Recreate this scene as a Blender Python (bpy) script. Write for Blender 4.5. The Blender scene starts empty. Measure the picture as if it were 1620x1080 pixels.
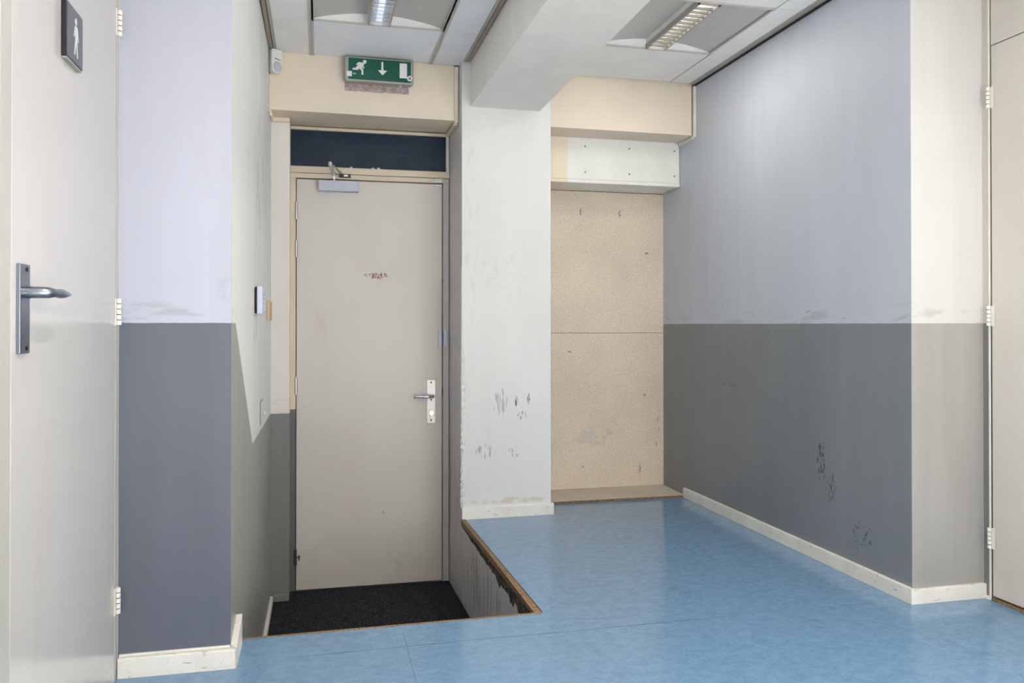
import bpy, bmesh, math, random
from mathutils import Vector, Matrix, noise as mnoise
random.seed(7)
S = bpy.context.scene
COL = S.collection
R = math.radians

# ------------------------------------------------------------------ camera
cam = bpy.data.cameras.new('camera')
camo = bpy.data.objects.new('camera', cam); COL.objects.link(camo)
cam.sensor_fit = 'HORIZONTAL'; cam.sensor_width = 36.0
cam.lens = 1266.4 / 1620 * 36.0
cam.shift_y = -34.1 / 1620
cam.clip_start = 0.02
camo.location = (0, 0, 1.0)
camo.rotation_euler = (R(90) + 0.0063, 0, -0.2364)
S.camera = camo

# ------------------------------------------------------------------ world, added fill lights, exposure
w = bpy.data.worlds.new('world'); S.world = w; w.use_nodes = True
bg = w.node_tree.nodes['Background']
bg.inputs['Color'].default_value = (0.80, 0.88, 1.0, 1)
bg.inputs['Strength'].default_value = 1.0
def area(name, loc, rot, sx, sy, power, color):
    l = bpy.data.lights.new(name, 'AREA'); l.shape = 'RECTANGLE'
    l.size = sx; l.size_y = sy; l.energy = power; l.color = color
    o = bpy.data.objects.new(name, l); COL.objects.link(o)
    o.location = loc; o.rotation_euler = rot
    return o
# added fill lights standing in for daylight behind the camera: blue left, warm right
area('daylight_fill_left', (0.15, -2.42, 0.75), (R(112), 0, R(-4)), 1.5, 1.3, 6, (0.30, 0.42, 1.0))
area('daylight_fill_right', (2.75, -2.42, 0.75), (R(122), 0, R(-8)), 3.0, 1.2, 44, (1.0, 0.975, 0.945))
sl = bpy.data.lights.new('sun', 'SUN'); sl.energy = 44; sl.angle = R(1.5); sl.color = (1.0, 0.99, 0.985)
so = bpy.data.objects.new('sun', sl); COL.objects.link(so)
so.rotation_euler = (R(54), 0, R(-26))      # low sun from behind, bounced to the ceiling by the added pale floor
S.view_settings.view_transform = 'Standard'
S.view_settings.look = 'None'
S.view_settings.gamma = 1.0
S.view_settings.use_curve_mapping = False
S.view_settings.exposure = 0.20

# ------------------------------------------------------------------ materials
def srgb(r, g, b):
    f = lambda c: (c / 255 / 12.92) if c / 255 <= 0.04045 else ((c / 255 + 0.055) / 1.055) ** 2.4
    return (f(r), f(g), f(b), 1.0)
class NT:
    def __init__(s, name):
        s.m = bpy.data.materials.new(name); s.m.use_nodes = True
        s.t = s.m.node_tree; s.b = s.t.nodes['Principled BSDF']
        s.tc = s.n('ShaderNodeNewGeometry'); s.P = s.tc.outputs['Position']
        s._sep = None
    def n(s, ty, **kw):
        x = s.t.nodes.new(ty)
        for k, v in kw.items(): setattr(x, k, v)
        return x
    def set(s, sock, v):
        if hasattr(v, 'links') or isinstance(v, bpy.types.NodeSocket): s.t.links.new(v, sock)
        else: sock.default_value = v
    def math(s, op, a, b=0.0, c=None, clamp=False):
        x = s.n('ShaderNodeMath', operation=op, use_clamp=clamp)
        s.set(x.inputs[0], a); s.set(x.inputs[1], b)
        if c is not None: s.set(x.inputs[2], c)
        return x.outputs[0]
    def vmath(s, op, a, b):
        x = s.n('ShaderNodeVectorMath', operation=op)
        s.set(x.inputs[0], a); s.set(x.inputs[1], b)
        return x.outputs[1] if op in ('LENGTH', 'DISTANCE', 'DOT_PRODUCT') else x.outputs[0]
    def sep(s):
        if s._sep is None:
            s._sep = s.n('ShaderNodeSeparateXYZ'); s.t.links.new(s.P, s._sep.inputs[0])
        return s._sep.outputs
    def noise(s, scale, detail=3.0, rough=0.5, off=(0, 0, 0), dist=0.0):
        v = s.P
        if not isinstance(scale, (int, float)):
            v = s.vmath('MULTIPLY', v, scale); sc = 1.0
        else: sc = scale
        if off != (0, 0, 0): v = s.vmath('ADD', v, off)
        x = s.n('ShaderNodeTexNoise'); s.t.links.new(v, x.inputs['Vector'])
        x.inputs['Scale'].default_value = sc; x.inputs['Detail'].default_value = detail
        x.inputs['Roughness'].default_value = rough; x.inputs['Distortion'].default_value = dist
        return x.outputs[0]
    def rng(s, v, a, b, c=0.0, d=1.0, smooth=True):
        x = s.n('ShaderNodeMapRange'); x.clamp = True
        if smooth: x.interpolation_type = 'SMOOTHSTEP'
        s.set(x.inputs[0], v)
        for i, q in enumerate((a, b, c, d)): s.set(x.inputs[i + 1], q)
        return x.outputs[0]
    def mix(s, f, a, b):
        x = s.n('ShaderNodeMix', data_type='RGBA')
        s.set(x.inputs[0], f); s.set(x.inputs[6], a); s.set(x.inputs[7], b)
        return x.outputs[2]
    def scalec(s, c, f):
        x = s.n('ShaderNodeMix', data_type='RGBA', blend_type='MULTIPLY')
        x.inputs[0].default_value = 1.0
        s.set(x.inputs[6], c)
        cb = s.n('ShaderNodeCombineColor')
        for i in range(3): s.set(cb.inputs[i], f)
        s.t.links.new(cb.outputs[0], x.inputs[7])
        return x.outputs[2]
    def bump(s, h, strength=0.2, dist=0.002):
        x = s.n('ShaderNodeBump'); x.inputs['Strength'].default_value = strength
        x.inputs['Distance'].default_value = dist
        s.t.links.new(h, x.inputs['Height']); s.t.links.new(x.outputs[0], s.b.inputs['Normal'])
    def stain(s, base, c, r, col, strength=0.6, ns=(30, 30, 30), thr=0.5, soft=0.08, detail=3):
        d = s.vmath('SUBTRACT', s.P, c)
        d = s.vmath('DIVIDE', d, r)
        x = s.n('ShaderNodeVectorMath', operation='LENGTH'); s.t.links.new(d, x.inputs[0])
        m = s.rng(x.outputs[1], 0.35, 1.0, 1.0, 0.0)
        nz = s.noise(ns, detail, 0.6, off=(c[0] * 7 + 3, c[1] * 5, c[2] * 9))
        k = s.rng(s.math('ADD', nz, s.math('MULTIPLY', s.math('SUBTRACT', m, 1.0), 0.25)), thr, thr + soft)
        k = s.math('MULTIPLY', s.math('MULTIPLY', k, m), strength)
        return s.mix(k, base, col)
    def done(s, col, rough=0.5, metal=0.0, spec=0.5):
        s.set(s.b.inputs['Base Color'], col); s.set(s.b.inputs['Roughness'], rough)
        s.b.inputs['Metallic'].default_value = metal
        s.b.inputs['Specular IOR Level'].default_value = spec
        return s.m

def plain(name, col, rough=0.5, metal=0.0, var=0.06, scale=14, bump=0.1, spec=0.5):
    t = NT(name)
    n = t.noise(scale, 4)
    c = t.scalec(col, t.rng(n, 0.3, 0.7, 1 - var, 1 + var * 0.4, smooth=False))
    if bump: t.bump(t.noise(scale * 16, 2), bump, 0.001)
    return t.done(c, rough, metal, spec)

WHITE = srgb(226, 226, 222); GREY = srgb(138, 139, 138); DARKM = srgb(60, 58, 56)
def wall_paint(name, dado=1.006, white=WHITE, grey=GREY, niche=False, front=None, stains=(), gr=0.36, wr=0.55):
    t = NT(name)
    x, y, z = t.sep()
    fine = t.noise(60, 4); big = t.noise((1.6, 1.6, 0.8), 4, 0.6); streak = t.noise((9, 9, 0.9), 4, 0.6)
    wv = t.math('MULTIPLY', t.rng(big, 0.3, 0.7, 0.94, 1.02, False), t.rng(streak, 0.3, 0.75, 1.015, 0.95, False))
    cw = t.scalec(white, wv)
    if dado is None:
        c = cw; rough = wr
    else:
        zz = t.math('ADD', z, t.math('MULTIPLY', t.math('SUBTRACT', t.noise(26, 2), 0.5), 0.004))
        gv = t.math('MULTIPLY', t.rng(big, 0.3, 0.7, 0.90, 1.06, False), t.rng(streak, 0.3, 0.7, 0.95, 1.06, False))
        cg = t.scalec(grey, gv)
        if niche:
            line = t.rng(y, 2.60, 3.215, dado, 0.545, False)
            lim = t.math('ADD', line, 0.0)
        else: lim = dado
        m = t.math('LESS_THAN', zz, lim)
        if front is not None:  # front face gets its own tones: light and shade put into the paint
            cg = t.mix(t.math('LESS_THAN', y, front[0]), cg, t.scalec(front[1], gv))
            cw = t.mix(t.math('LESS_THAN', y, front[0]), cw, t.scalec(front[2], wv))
        # scuffs gathered just above the paint line
        sc = t.rng(t.math('ABSOLUTE', t.math('SUBTRACT', z, dado + 0.03)), 0.0, 0.06, 1, 0)
        sc = t.math('MULTIPLY', sc, t.rng(t.noise((5, 5, 22), 5, 0.6), 0.54, 0.66))
        cw = t.mix(t.math('MULTIPLY', sc, 0.28), cw, srgb(110, 108, 110))
        c = t.mix(m, cw, cg)
        rough = t.math('ADD', t.math('MULTIPLY', m, gr - wr), wr)
    for st in stains: c = t.stain(c, *st)
    t.bump(fine, 0.12, 0.002)
    return t.done(c, rough, 0, 0.5)

BLK = srgb(40, 40, 42)
M = {}
M['wall_pier'] = wall_paint('painted_plaster_left_pier', white=srgb(236, 236, 234), grey=srgb(150, 150, 147), front=(2.483, srgb(100, 104, 116), srgb(188, 191, 207)), niche=True, stains=[  # front face painted darker and bluer to stand in for dim cool light
    ((-.2456, 3.35, .98), (.1, .12, .10), srgb(120, 120, 120), .35, (30, 30, 9), .5),
    ((-.28, 2.46, 1.12), (.1, .1, .10), srgb(130, 128, 132), .22, (24, 14, 16), .45, .25),
    ((-.245, 3.6, 1.6), (.1, .5, .5), srgb(150, 148, 145), .3, (20, 20, 4), .5),
    ((-.30, 2.46, 1.6), (.2, .1, .5), srgb(175, 175, 182), .12, (14, 14, 4), .5),
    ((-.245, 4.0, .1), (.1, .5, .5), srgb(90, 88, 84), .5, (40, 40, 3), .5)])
M['wall_right'] = wall_paint('painted_plaster_right_wall', white=srgb(196, 202, 214), grey=srgb(128, 132, 138), front=(2.467, srgb(160, 158, 154), srgb(204, 204, 203)), stains=[  # bluish side and paler front put the cool and warm light into the paint
    ((2.07, 3.0, .42), (.1, .055, .15), srgb(38, 38, 38), .8, (110, 110, 50), .50, .05),
    ((2.07, 2.93, .32), (.1, .05, .13), srgb(38, 38, 38), .7, (90, 90, 45), .52, .05),
    ((2.07, 2.74, .17), (.1, .12, .10), srgb(38, 38, 38), .75, (70, 70, 50), .54, .05),
    ((2.07, 3.77, .69), (.1, .16, .02), srgb(60, 60, 60), .6, (50, 50, 60), .55, .05),
    ((2.07, 3.0, 1.04), (.1, .5, .04), srgb(90, 90, 95), .5, (9, 9, 30), .55, .06)])
M['wall_end'] = wall_paint('painted_plaster_niche_return', dado=.541, white=srgb(234, 229, 221), grey=srgb(132, 132, 130))
M['wall_plain'] = wall_paint('painted_plaster_plain', dado=None)
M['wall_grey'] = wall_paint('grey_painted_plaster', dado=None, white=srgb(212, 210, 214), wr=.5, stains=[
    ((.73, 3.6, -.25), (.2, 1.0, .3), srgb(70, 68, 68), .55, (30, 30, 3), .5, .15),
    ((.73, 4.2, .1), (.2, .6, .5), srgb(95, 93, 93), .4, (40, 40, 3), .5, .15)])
M['column'] = wall_paint('painted_plaster_column', dado=None, white=srgb(228, 228, 226), stains=[
    ((1.005, 4.07, .60), (.014, .1, .050), BLK, .9, (260, 10, 34), .42, .10),
    ((1.071, 4.07, .615), (.014, .1, .050), BLK, .85, (260, 10, 34), .42, .10),
    ((1.035, 4.07, .525), (.05, .1, .045), BLK, .7, (160, 10, 40), .50, .08),
    ((.925, 4.07, .60), (.08, .1, .12), srgb(120, 118, 118), .5, (90, 10, 16), .47, .10),
    ((.83, 4.07, .345), (.12, .1, .07), srgb(110, 110, 115), .55, (90, 10, 12), .52, .08),
    ((.99, 4.07, .335), (.08, .1, .05), srgb(90, 90, 90), .6, (120, 10, 30), .56, .06),
    ((.95, 4.07, 1.3), (.3, .1, .35), srgb(170, 168, 165), .2, (30, 10, 14), .48, .3),
    ((.76, 4.07, 1.5), (.08, .1, .9), srgb(175, 173, 168), .25, (40, 10, 9), .45, .3),
    ((.95, 4.07, .085), (.4, .1, .03), srgb(200, 185, 165), .6, (10, 10, 10), .45, .1)])
M['beam'] = wall_paint('painted_concrete_beam', dado=None, white=srgb(238, 237, 234))
def cream_mat():
    t = NT('cream_painted_board')
    n = t.noise(2.2, 4)
    c = t.mix(t.rng(n, .35, .7), srgb(233, 220, 200), srgb(222, 210, 194))
    # pinkish primer patch left by the old sign, below the present one
    x, y, z = t.sep()
    m = t.math('MULTIPLY', t.rng(x, .122, .126), t.rng(x, .452, .448))
    m = t.math('MULTIPLY', m, t.rng(t.math('ADD', z, t.math('MULTIPLY', t.noise(30, 3), .012)), 2.196, 2.201))
    m = t.math('MULTIPLY', m, t.rng(z, 2.36, 2.35))
    patch = t.mix(t.rng(t.noise((40, 10, 60), 5, .7), .42, .62), srgb(186, 168, 166), srgb(150, 132, 130))
    c = t.mix(m, c, patch)
    t.bump(t.noise(120, 3), .08, .001)
    return t.done(c, .55)
M['cream'] = cream_mat()
def header_mat():
    t = NT('white_filler_header')
    x, y, z = t.sep()
    c = t.mix(t.rng(t.math('ADD', x, t.math('MULTIPLY', t.noise(6, 3), .02)), 1.375, 1.395), srgb(240, 228, 206), srgb(242, 242, 236))
    c = t.scalec(c, t.rng(t.noise(5, 4), .3, .7, .96, 1.02))
    return t.done(c, .55)
M['header'] = header_mat()
M['tile'] = plain('ceiling_tile_white', srgb(242, 242, 242), .8, var=.05, scale=5, bump=.25)
M['tile_new'] = plain('ceiling_tile_cool_white', srgb(238, 241, 248), .8, var=.04, scale=5, bump=.25)
M['bounce_pale'] = plain('pale_bounce_floor', srgb(214, 208, 196), .6)  # pale so the added floor behind the camera throws light upward
M['lamella'] = plain('lamella_grey', srgb(128, 126, 120), .5, .1)
M['end_grey'] = plain('grey_painted_block', srgb(138, 138, 136), .5, var=.2, scale=60)
M['grid'] = plain('grid_bar_paint', srgb(196, 195, 190), .45)
M['angle'] = plain('edge_angle_grey', srgb(170, 168, 162), .45)
M['angle_brown'] = plain('edge_batten_taupe', srgb(160, 148, 134), .5)
M['gap'] = plain('dark_gap', srgb(38, 34, 30), .8)
M['void'] = plain('ceiling_void', srgb(90, 88, 84), .9)
def door_mat(name, base, stains=(), rough=.3, spec=.5):
    t = NT(name)
    c = t.scalec(base, t.rng(t.noise(2.0, 4), .3, .7, .955, 1.02, False))
    c = t.mix(t.math('MULTIPLY', t.rng(t.noise((3, 3, 1), 4, off=(5, 2, 1)), .45, .7), .25), c, srgb(206, 196, 188))
    for st in stains: c = t.stain(c, *st)
    t.bump(t.noise(90, 3), .08, .001)
    return t.done(c, rough, 0, spec)
M['door1'] = door_mat('glossy_door_paint_left', srgb(198, 196, 194), [((-.56, 1.80, .55), (.1, .3, .5), srgb(196, 184, 168), .35, (8, 8, 2), .45, .2)], .16, .6)
M['door2'] = door_mat('door_paint_exit', srgb(217, 211, 202), [
    ((.249, 4.44, 1.272), (.020, .1, .018), srgb(100, 90, 85), .8, (150, 10, 150), .47, .06),
    ((.315, 4.44, 1.271), (.090, .1, .032), srgb(140, 88, 64), 1.0, (150, 10, 80), .44, .08),
    ((-.09, 4.44, .59), (.05, .1, .06), srgb(180, 130, 105), .5, (40, 10, 60), .55, .1),
    ((.34, 4.44, -.03), (.03, .1, .02), srgb(90, 90, 75), .7, (90, 10, 90), .55, .05),
    ((.4, 4.44, -.3), (.35, .1, .12), srgb(160, 158, 155), .2, (20, 10, 14), .48, .25),
    ((.0, 4.44, .9), (.1, .1, .5), srgb(196, 184, 174), .25, (14, 10, 5), .45, .25)], .42)
M['door3'] = door_mat('door_paint_right', srgb(216, 210, 202), [], .3)
M['frame'] = door_mat('cream_frame_paint', srgb(216, 204, 182), [((-.14, 4.44, -.25), (.05, .1, .2), srgb(120, 118, 112), .6, (30, 30, 20), .4)], .4)
M['frame1'] = door_mat('toilet_frame_paint', srgb(182, 181, 175), [], .35)
def frame_dado():
    t = NT('door_frame_cream_over_grey')
    x, y, z = t.sep()
    c = t.mix(t.math('LESS_THAN', z, .549), srgb(220, 206, 184), srgb(108, 108, 105))
    c = t.scalec(c, t.rng(t.noise(6, 4), .3, .7, .94, 1.03))
    return t.done(c, .4)
M['frame_left'] = frame_dado()
M['frame_right'] = plain('door_frame_grey', srgb(196, 192, 190), .45)
M['frame3'] = wall_paint('right_frame_paint', white=srgb(208, 202, 192), grey=srgb(128, 127, 124), dado=1.006, gr=.4, wr=.4)
M['white_gloss'] = plain('white_gloss_trim', srgb(232, 230, 222), .3, var=.08, scale=20)
def skirting_mat():
    t = NT('chipped_white_skirting')
    c = t.scalec(srgb(236, 233, 224), t.rng(t.noise(9, 4), .3, .7, .93, 1.02))
    k = t.rng(t.noise((40, 40, 60), 5, .7), .64, .68)
    c = t.mix(t.math('MULTIPLY', k, .7), c, srgb(150, 128, 104))
    k2 = t.rng(t.noise((16, 16, 90), 4, .6, off=(4, 4, 4)), .62, .70)
    c = t.mix(t.math('MULTIPLY', k2, .5), c, srgb(120, 118, 114))
    t.bump(t.noise(70, 4), .3, .002)
    return t.done(c, .38)
M['skirting'] = skirting_mat()
def lino():
    t = NT('blue_marbled_linoleum')
    x, y, z = t.sep()
    a = t.noise((26, 30, 1), 6, .65, dist=.6); b = t.noise((130, 150, 1), 4, .7, off=(9, 1, 0)); g = t.noise((2.2, 2.2, 1), 3)
    c = t.mix(t.rng(a, .3, .7), srgb(101, 138, 172), srgb(114, 151, 185))
    c = t.mix(t.math('MULTIPLY', t.rng(b, .54, .72), .40), c, srgb(156, 186, 212))
    c = t.mix(t.math('MULTIPLY', t.rng(b, .46, .30), .40), c, srgb(80, 112, 144))
    c = t.mix(t.math('MULTIPLY', t.rng(t.noise((5, 9, 1), 5, .7, off=(2, 8, 0)), .55, .7), .22), c, srgb(84, 98, 108))
    # welded sheet seams
    wob = t.math('MULTIPLY', t.math('SUBTRACT', t.noise(3, 2), .5), .01)
    s1 = t.rng(t.math('ABSOLUTE', t.math('ADD', t.math('SUBTRACT', y, 2.505), wob)), .0018, .0045, 1, 0)
    s1 = t.math('MULTIPLY', t.math('MULTIPLY', s1, t.rng(x, -.13, -.05)), t.rng(x, 1.15, 1.5, 1, .12))
    s2 = t.rng(t.math('ABSOLUTE', t.math('ADD', t.math('SUBTRACT', x, .266), wob)), .001, .003, 1, 0)
    s2 = t.math('MULTIPLY', s2, t.math('LESS_THAN', y, 2.62))
    sm = t.math('MAXIMUM', t.math('MULTIPLY', s1, t.rng(t.noise(4, 3), .35, .6, .25, 1)), t.math('MULTIPLY', s2, .5))
    c = t.mix(t.math('MULTIPLY', sm, .6), c, srgb(60, 72, 84))
    # thin scratches
    for (sc, off, st) in (((2.5, 26, 1), (0, 0, 0), .35), ((18, 3, 1), (5, 5, 0), .25)):
        n = t.noise(sc, 5, .75, off=off, dist=1.5)
        k = t.rng(t.math('ABSOLUTE', t.math('SUBTRACT', n, .5)), .0, .004, 1, 0)
        k = t.math('MULTIPLY', k, t.rng(t.noise(5, 2, off=(off[0] + 3, 1, 0)), .52, .62))
        c = t.mix(t.math('MULTIPLY', k, st), c, srgb(50, 62, 74))
    ro = t.rng(a, .3, .7, .12, .20)
    t.bump(b, .02, .0006)
    return t.done(c, ro, 0, .6)
M['lino'] = lino()
def chip(name, base, dark, stains=()):
    t = NT(name)
    a = t.noise((120, 120, 120), 4, .7); b = t.noise((3, 3, 3), 4)
    c = t.mix(t.rng(a, .42, .64), base, dark)
    c = t.scalec(c, t.rng(b, .3, .7, .93, 1.04))
    for st in stains: c = t.stain(c, *st)
    t.bump(a, .15, .001)
    return t.done(c, .6)
M['chipboard'] = chip('raw_chipboard', srgb(238, 224, 204), srgb(216, 198, 176), [
    ((1.531, 4.59, 1.68), (.012, .1, .035), srgb(90, 80, 70), .9, (160, 10, 40), .42),
    ((1.782, 4.59, 1.68), (.014, .1, .04), srgb(90, 80, 70), .9, (160, 10, 40), .42),
    ((1.956, 4.59, 1.44), (.02, .1, .012), srgb(90, 80, 70), .8, (90, 10, 90), .42),
    ((1.46, 4.59, .836), (.02, .1, .012), srgb(90, 80, 70), .8, (90, 10, 90), .42),
    ((1.945, 4.59, .568), (.02, .1, .02), srgb(110, 95, 80), .7, (120, 10, 90), .46),
    ((1.91, 4.59, .10), (.02, .1, .09), srgb(90, 80, 70), .7, (140, 10, 20), .48),
    ((1.545, 4.59, .147), (.006, .1, .006), srgb(40, 40, 40), .9, (90, 10, 90), .2),
    ((2.03, 4.59, .35), (.03, .1, .3), srgb(120, 105, 90), .6, (120, 10, 20), .55),
    ((1.65, 4.59, .32), (.3, .1, .1), srgb(195, 185, 185), .4, (12, 10, 12), .45)])
M['chip_edge'] = chip('chipboard_cut_edge', srgb(158, 126, 90), srgb(92, 74, 54))
M['sill_top'] = chip('pale_sill_board', srgb(214, 202, 188), srgb(196, 184, 170))
def ragged_mat():
    t = NT('crumbled_dark_mortar')
    a = t.noise(70, 6, .8)
    c = t.mix(t.rng(a, .45, .58), srgb(24, 23, 22), srgb(120, 116, 106))
    t.bump(a, 1.0, .01)
    return t.done(c, .95)
M['ragged'] = ragged_mat()
def mat_mat():
    t = NT('black_coir_mat')
    a = t.noise(170, 3, .8); b = t.noise(60, 3, .7, off=(3, 1, 2))
    c = t.mix(t.rng(a, .50, .72), srgb(26, 26, 30), srgb(120, 122, 138))
    c = t.scalec(c, t.rng(b, .3, .7, .5, 1.3))
    t.bump(a, 1.0, .006)
    return t.done(c, .95, 0, .2)
M['mat'] = mat_mat()
def navy():
    t = NT('painted_over_navy_glass')
    a = t.noise((3, 3, 9), 5, .7, dist=1.5); x, y, z = t.sep()
    c = t.mix(t.rng(a, .35, .8), srgb(15, 34, 54), srgb(26, 48, 70))
    return t.done(c, t.rng(a, .3, .7, .30, .42), 0, .35)
M['navy'] = navy()
def metal(name, col, rough=.3):
    t = NT(name)
    c = t.scalec(col, t.rng(t.noise((30, 30, 4), 3), .3, .7, .88, 1.05))
    return t.done(c, rough, 1.0)
M['steel'] = metal('brushed_steel', srgb(196, 196, 192), .32)
M['chrome'] = metal('polished_chrome', srgb(200, 206, 214), .14)
M['alu'] = metal('satin_aluminium', srgb(150, 156, 166), .3)
M['rusty'] = plain('rusted_hinge_metal', srgb(92, 86, 80), .5, .6, var=.3, scale=60)
M['brass_pale'] = metal('pale_brass', srgb(236, 226, 190), .25)
M['plate'] = plain('satin_plate', srgb(214, 212, 204), .32, .35)
M['closer'] = plain('closer_silver_paint', srgb(196, 198, 212), .4)
M['plastic'] = plain('white_plastic', srgb(226, 228, 222), .35, var=.02)
M['plastic_cool'] = plain('cool_white_plastic', srgb(205, 210, 228), .35, var=.02)
M['lens'] = plain('sensor_lens', srgb(190, 194, 200), .25, var=.02)
M['dark'] = plain('dark_hole', srgb(22, 22, 24), .6)
M['tan'] = plain('bare_tan_block', srgb(226, 196, 150), .6)
M['green'] = plain('safety_green', srgb(0, 84, 64), .35, var=.08)
M['sign_white'] = plain('sign_white', srgb(228, 226, 232), .4, var=.02)
M['sign_mint'] = plain('sign_print_mint', srgb(110, 190, 160), .4)
M['housing'] = plain('sign_housing_grey', srgb(158, 160, 152), .4)
M['sign_dark'] = plain('toilet_sign_charcoal', srgb(84, 84, 94), .3, var=.03)
M['sign_edge'] = plain('toilet_sign_black_edge', srgb(20, 20, 34), .4)
M['sign_fig'] = plain('toilet_sign_pale_figure', srgb(205, 216, 222), .4, var=.02)
M['sign_under'] = plain('toilet_sign_grey_backing', srgb(160, 160, 152), .4)
M['ink'] = plain('sticker_ink', srgb(52, 54, 90), .5)
M['screw'] = plain('screw_head', srgb(120, 118, 112), .4, .5)
M['reflector'] = plain('reflector_grey', srgb(192, 192, 190), .45, var=.02)
M['endplate'] = plain('reflector_end_white', srgb(236, 234, 236), .5, var=.02)
def emis(name, col, st):
    t = NT(name)
    t.b.inputs['Emission Color'].default_value = col
    t.b.inputs['Emission Strength'].default_value = st
    return t.done(srgb(240, 240, 236), .5)
M['tube_on'] = emis('fluorescent_tube_lit', (1, .94, .83, 1), 2.6)
M['tube_off'] = emis('fluorescent_tube_cool', (.85, .92, 1, 1), 1.2)

# ------------------------------------------------------------------ mesh helpers
def box(bm, x0, x1, y0, y1, z0, z1, bev=0.0, seg=1):
    r = bmesh.ops.create_cube(bm, size=1)
    for v in r['verts']:
        v.co = Vector(((x0 + x1) / 2 + v.co.x * (x1 - x0), (y0 + y1) / 2 + v.co.y * (y1 - y0), (z0 + z1) / 2 + v.co.z * (z1 - z0)))
    if bev:
        es = list({e for v in r['verts'] for e in v.link_edges})
        bmesh.ops.bevel(bm, geom=es, offset=bev, segments=seg, affect='EDGES', profile=.5)
    return bm
def prism(bm, pts, z0, z1, mat_side=None):
    a = [bm.verts.new((x, y, z0)) for x, y in pts]; b = [bm.verts.new((x, y, z1)) for x, y in pts]
    bm.faces.new(a[::-1]); bm.faces.new(b)
    n = len(pts)
    for i in range(n):
        f = bm.faces.new((a[i], a[(i + 1) % n], b[(i + 1) % n], b[i]))
        if mat_side is not None: f.material_index = mat_side
    return bm
def extr(bm, pts, o, u, v, nrm, t):
    """closed outline pts (2D) in plane o + a u + b v, thickness t along nrm"""
    o, u, v, nrm = Vector(o), Vector(u), Vector(v), Vector(nrm)
    a = [bm.verts.new(o + u * p[0] + v * p[1]) for p in pts]; b = [bm.verts.new(o + u * p[0] + v * p[1] + nrm * t) for p in pts]
    bm.faces.new(a); bm.faces.new(b[::-1]); n = len(pts)
    for i in range(n): bm.faces.new((a[i], b[i], b[(i + 1) % n], a[(i + 1) % n]))
    bmesh.ops.recalc_face_normals(bm, faces=bm.faces)
    return bm
def tube(bm, path, rad, seg=14, sy=1.0, caps=True):
    """swept ring along path; rad is number or list"""
    P = [Vector(p) for p in path]; rs = rad if isinstance(rad, (list, tuple)) else [rad] * len(P)
    rings = []; ref = None
    for i, p in enumerate(P):
        d = (P[min(i + 1, len(P) - 1)] - P[max(i - 1, 0)]).normalized()
        if ref is None: ref = Vector((0, 0, 1)) if abs(d.z) < .9 else Vector((1, 0, 0))
        s = d.cross(ref).normalized(); u = s.cross(d).normalized()
        rings.append([bm.verts.new(p + s * math.cos(a) * rs[i] * sy + u * math.sin(a) * rs[i]) for a in [2 * math.pi * k / seg for k in range(seg)]])
    for a, b in zip(rings, rings[1:]):
        for k in range(seg): bm.faces.new((a[k], a[(k + 1) % seg], b[(k + 1) % seg], b[k]))
    if caps: bm.faces.new(rings[0][::-1]); bm.faces.new(rings[-1])
    bmesh.ops.recalc_face_normals(bm, faces=bm.faces)
    return bm
def B(): return bmesh.new()
def wmat(p):
    m = Matrix.Identity(4)
    while p is not None:
        m = p.matrix_basis @ m; p = p.parent
    return m
def obj(name, bm, mats, parent=None, smooth=False, **props):
    me = bpy.data.meshes.new(name)
    if parent is not None: bm.transform(wmat(parent).inverted())
    bm.to_mesh(me); bm.free()
    for m in (mats if isinstance(mats, (list, tuple)) else [mats]): me.materials.append(M[m])
    if smooth:
        for p in me.polygons: p.use_smooth = True
        me.set_sharp_from_angle(angle=R(35))
    o = bpy.data.objects.new(name, me); COL.objects.link(o); o.parent = parent
    for k, v in props.items(): o[k] = v
    return o
def struct(name, bm, mats, smooth=False): return obj(name, bm, mats, None, smooth, kind='structure')
def empty(name, loc, kind=None):
    o = bpy.data.objects.new(name, None); COL.objects.link(o); o.location = loc; o.empty_display_size = .05
    if kind: o['kind'] = kind
    return o
def thing(name, label, cat, loc, group=None):
    o = empty(name, loc); o['label'] = label; o['category'] = cat
    if group: o['group'] = group
    return o

CZ = 2.3605            # ceiling height
PZ = -.4326            # lower landing in front of the exit door
# ------------------------------------------------------------------ room shell
# floor: L-shaped raised floor wrapped round the sunken landing
b = B()
prism(b, [(-.56, -2.55), (5.2, -2.55), (5.2, 1.31), (2.39, 1.31), (2.39, 2.466), (2.075, 2.466), (2.07, 4.60), (1.20, 4.60), (1.20, 4.078), (.7165, 4.068), (.7445, 2.694), (-.2456, 2.6866), (-.252, 2.475), (-.56, 2.475)], -.60, 0, 1)
floor = struct('floor', b, ['lino', 'wall_grey'])
b = B(); box(b, -.55, 5.19, -2.54, .60, .0005, .012); struct('floor_bounce', b, 'bounce_pale')  # unseen pale floor, added to bounce sun onto the ceiling
b = B(); prism(b, [(-.25, 2.69), (.7445, 2.69), (.70, 4.52), (-.25, 4.52)], PZ - .1, PZ)
struct('floor_landing', b, 'wall_grey')
# left: pier and niche side wall in one block
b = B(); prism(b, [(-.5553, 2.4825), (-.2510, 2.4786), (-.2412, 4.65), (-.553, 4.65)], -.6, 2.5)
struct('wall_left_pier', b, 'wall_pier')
# wall holding the toilet door, running past the camera
b = B(); box(b, -.75, -.556, -2.55, 1.60, 0, 2.5)
struct('wall_left', b, 'wall_plain')
b = B(); box(b, -.75, -.556, 1.60, 2.62, 2.12, 2.5); struct('wall_left_over_door', b, 'wall_plain')
# narrow return left of the exit door
b = B(); prism(b, [(-.2425, 4.317), (-.150, 4.3145), (-.150, 4.66), (-.2425, 4.66)], PZ, 2.0725)
struct('wall_back_return', b, 'wall_end')
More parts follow.
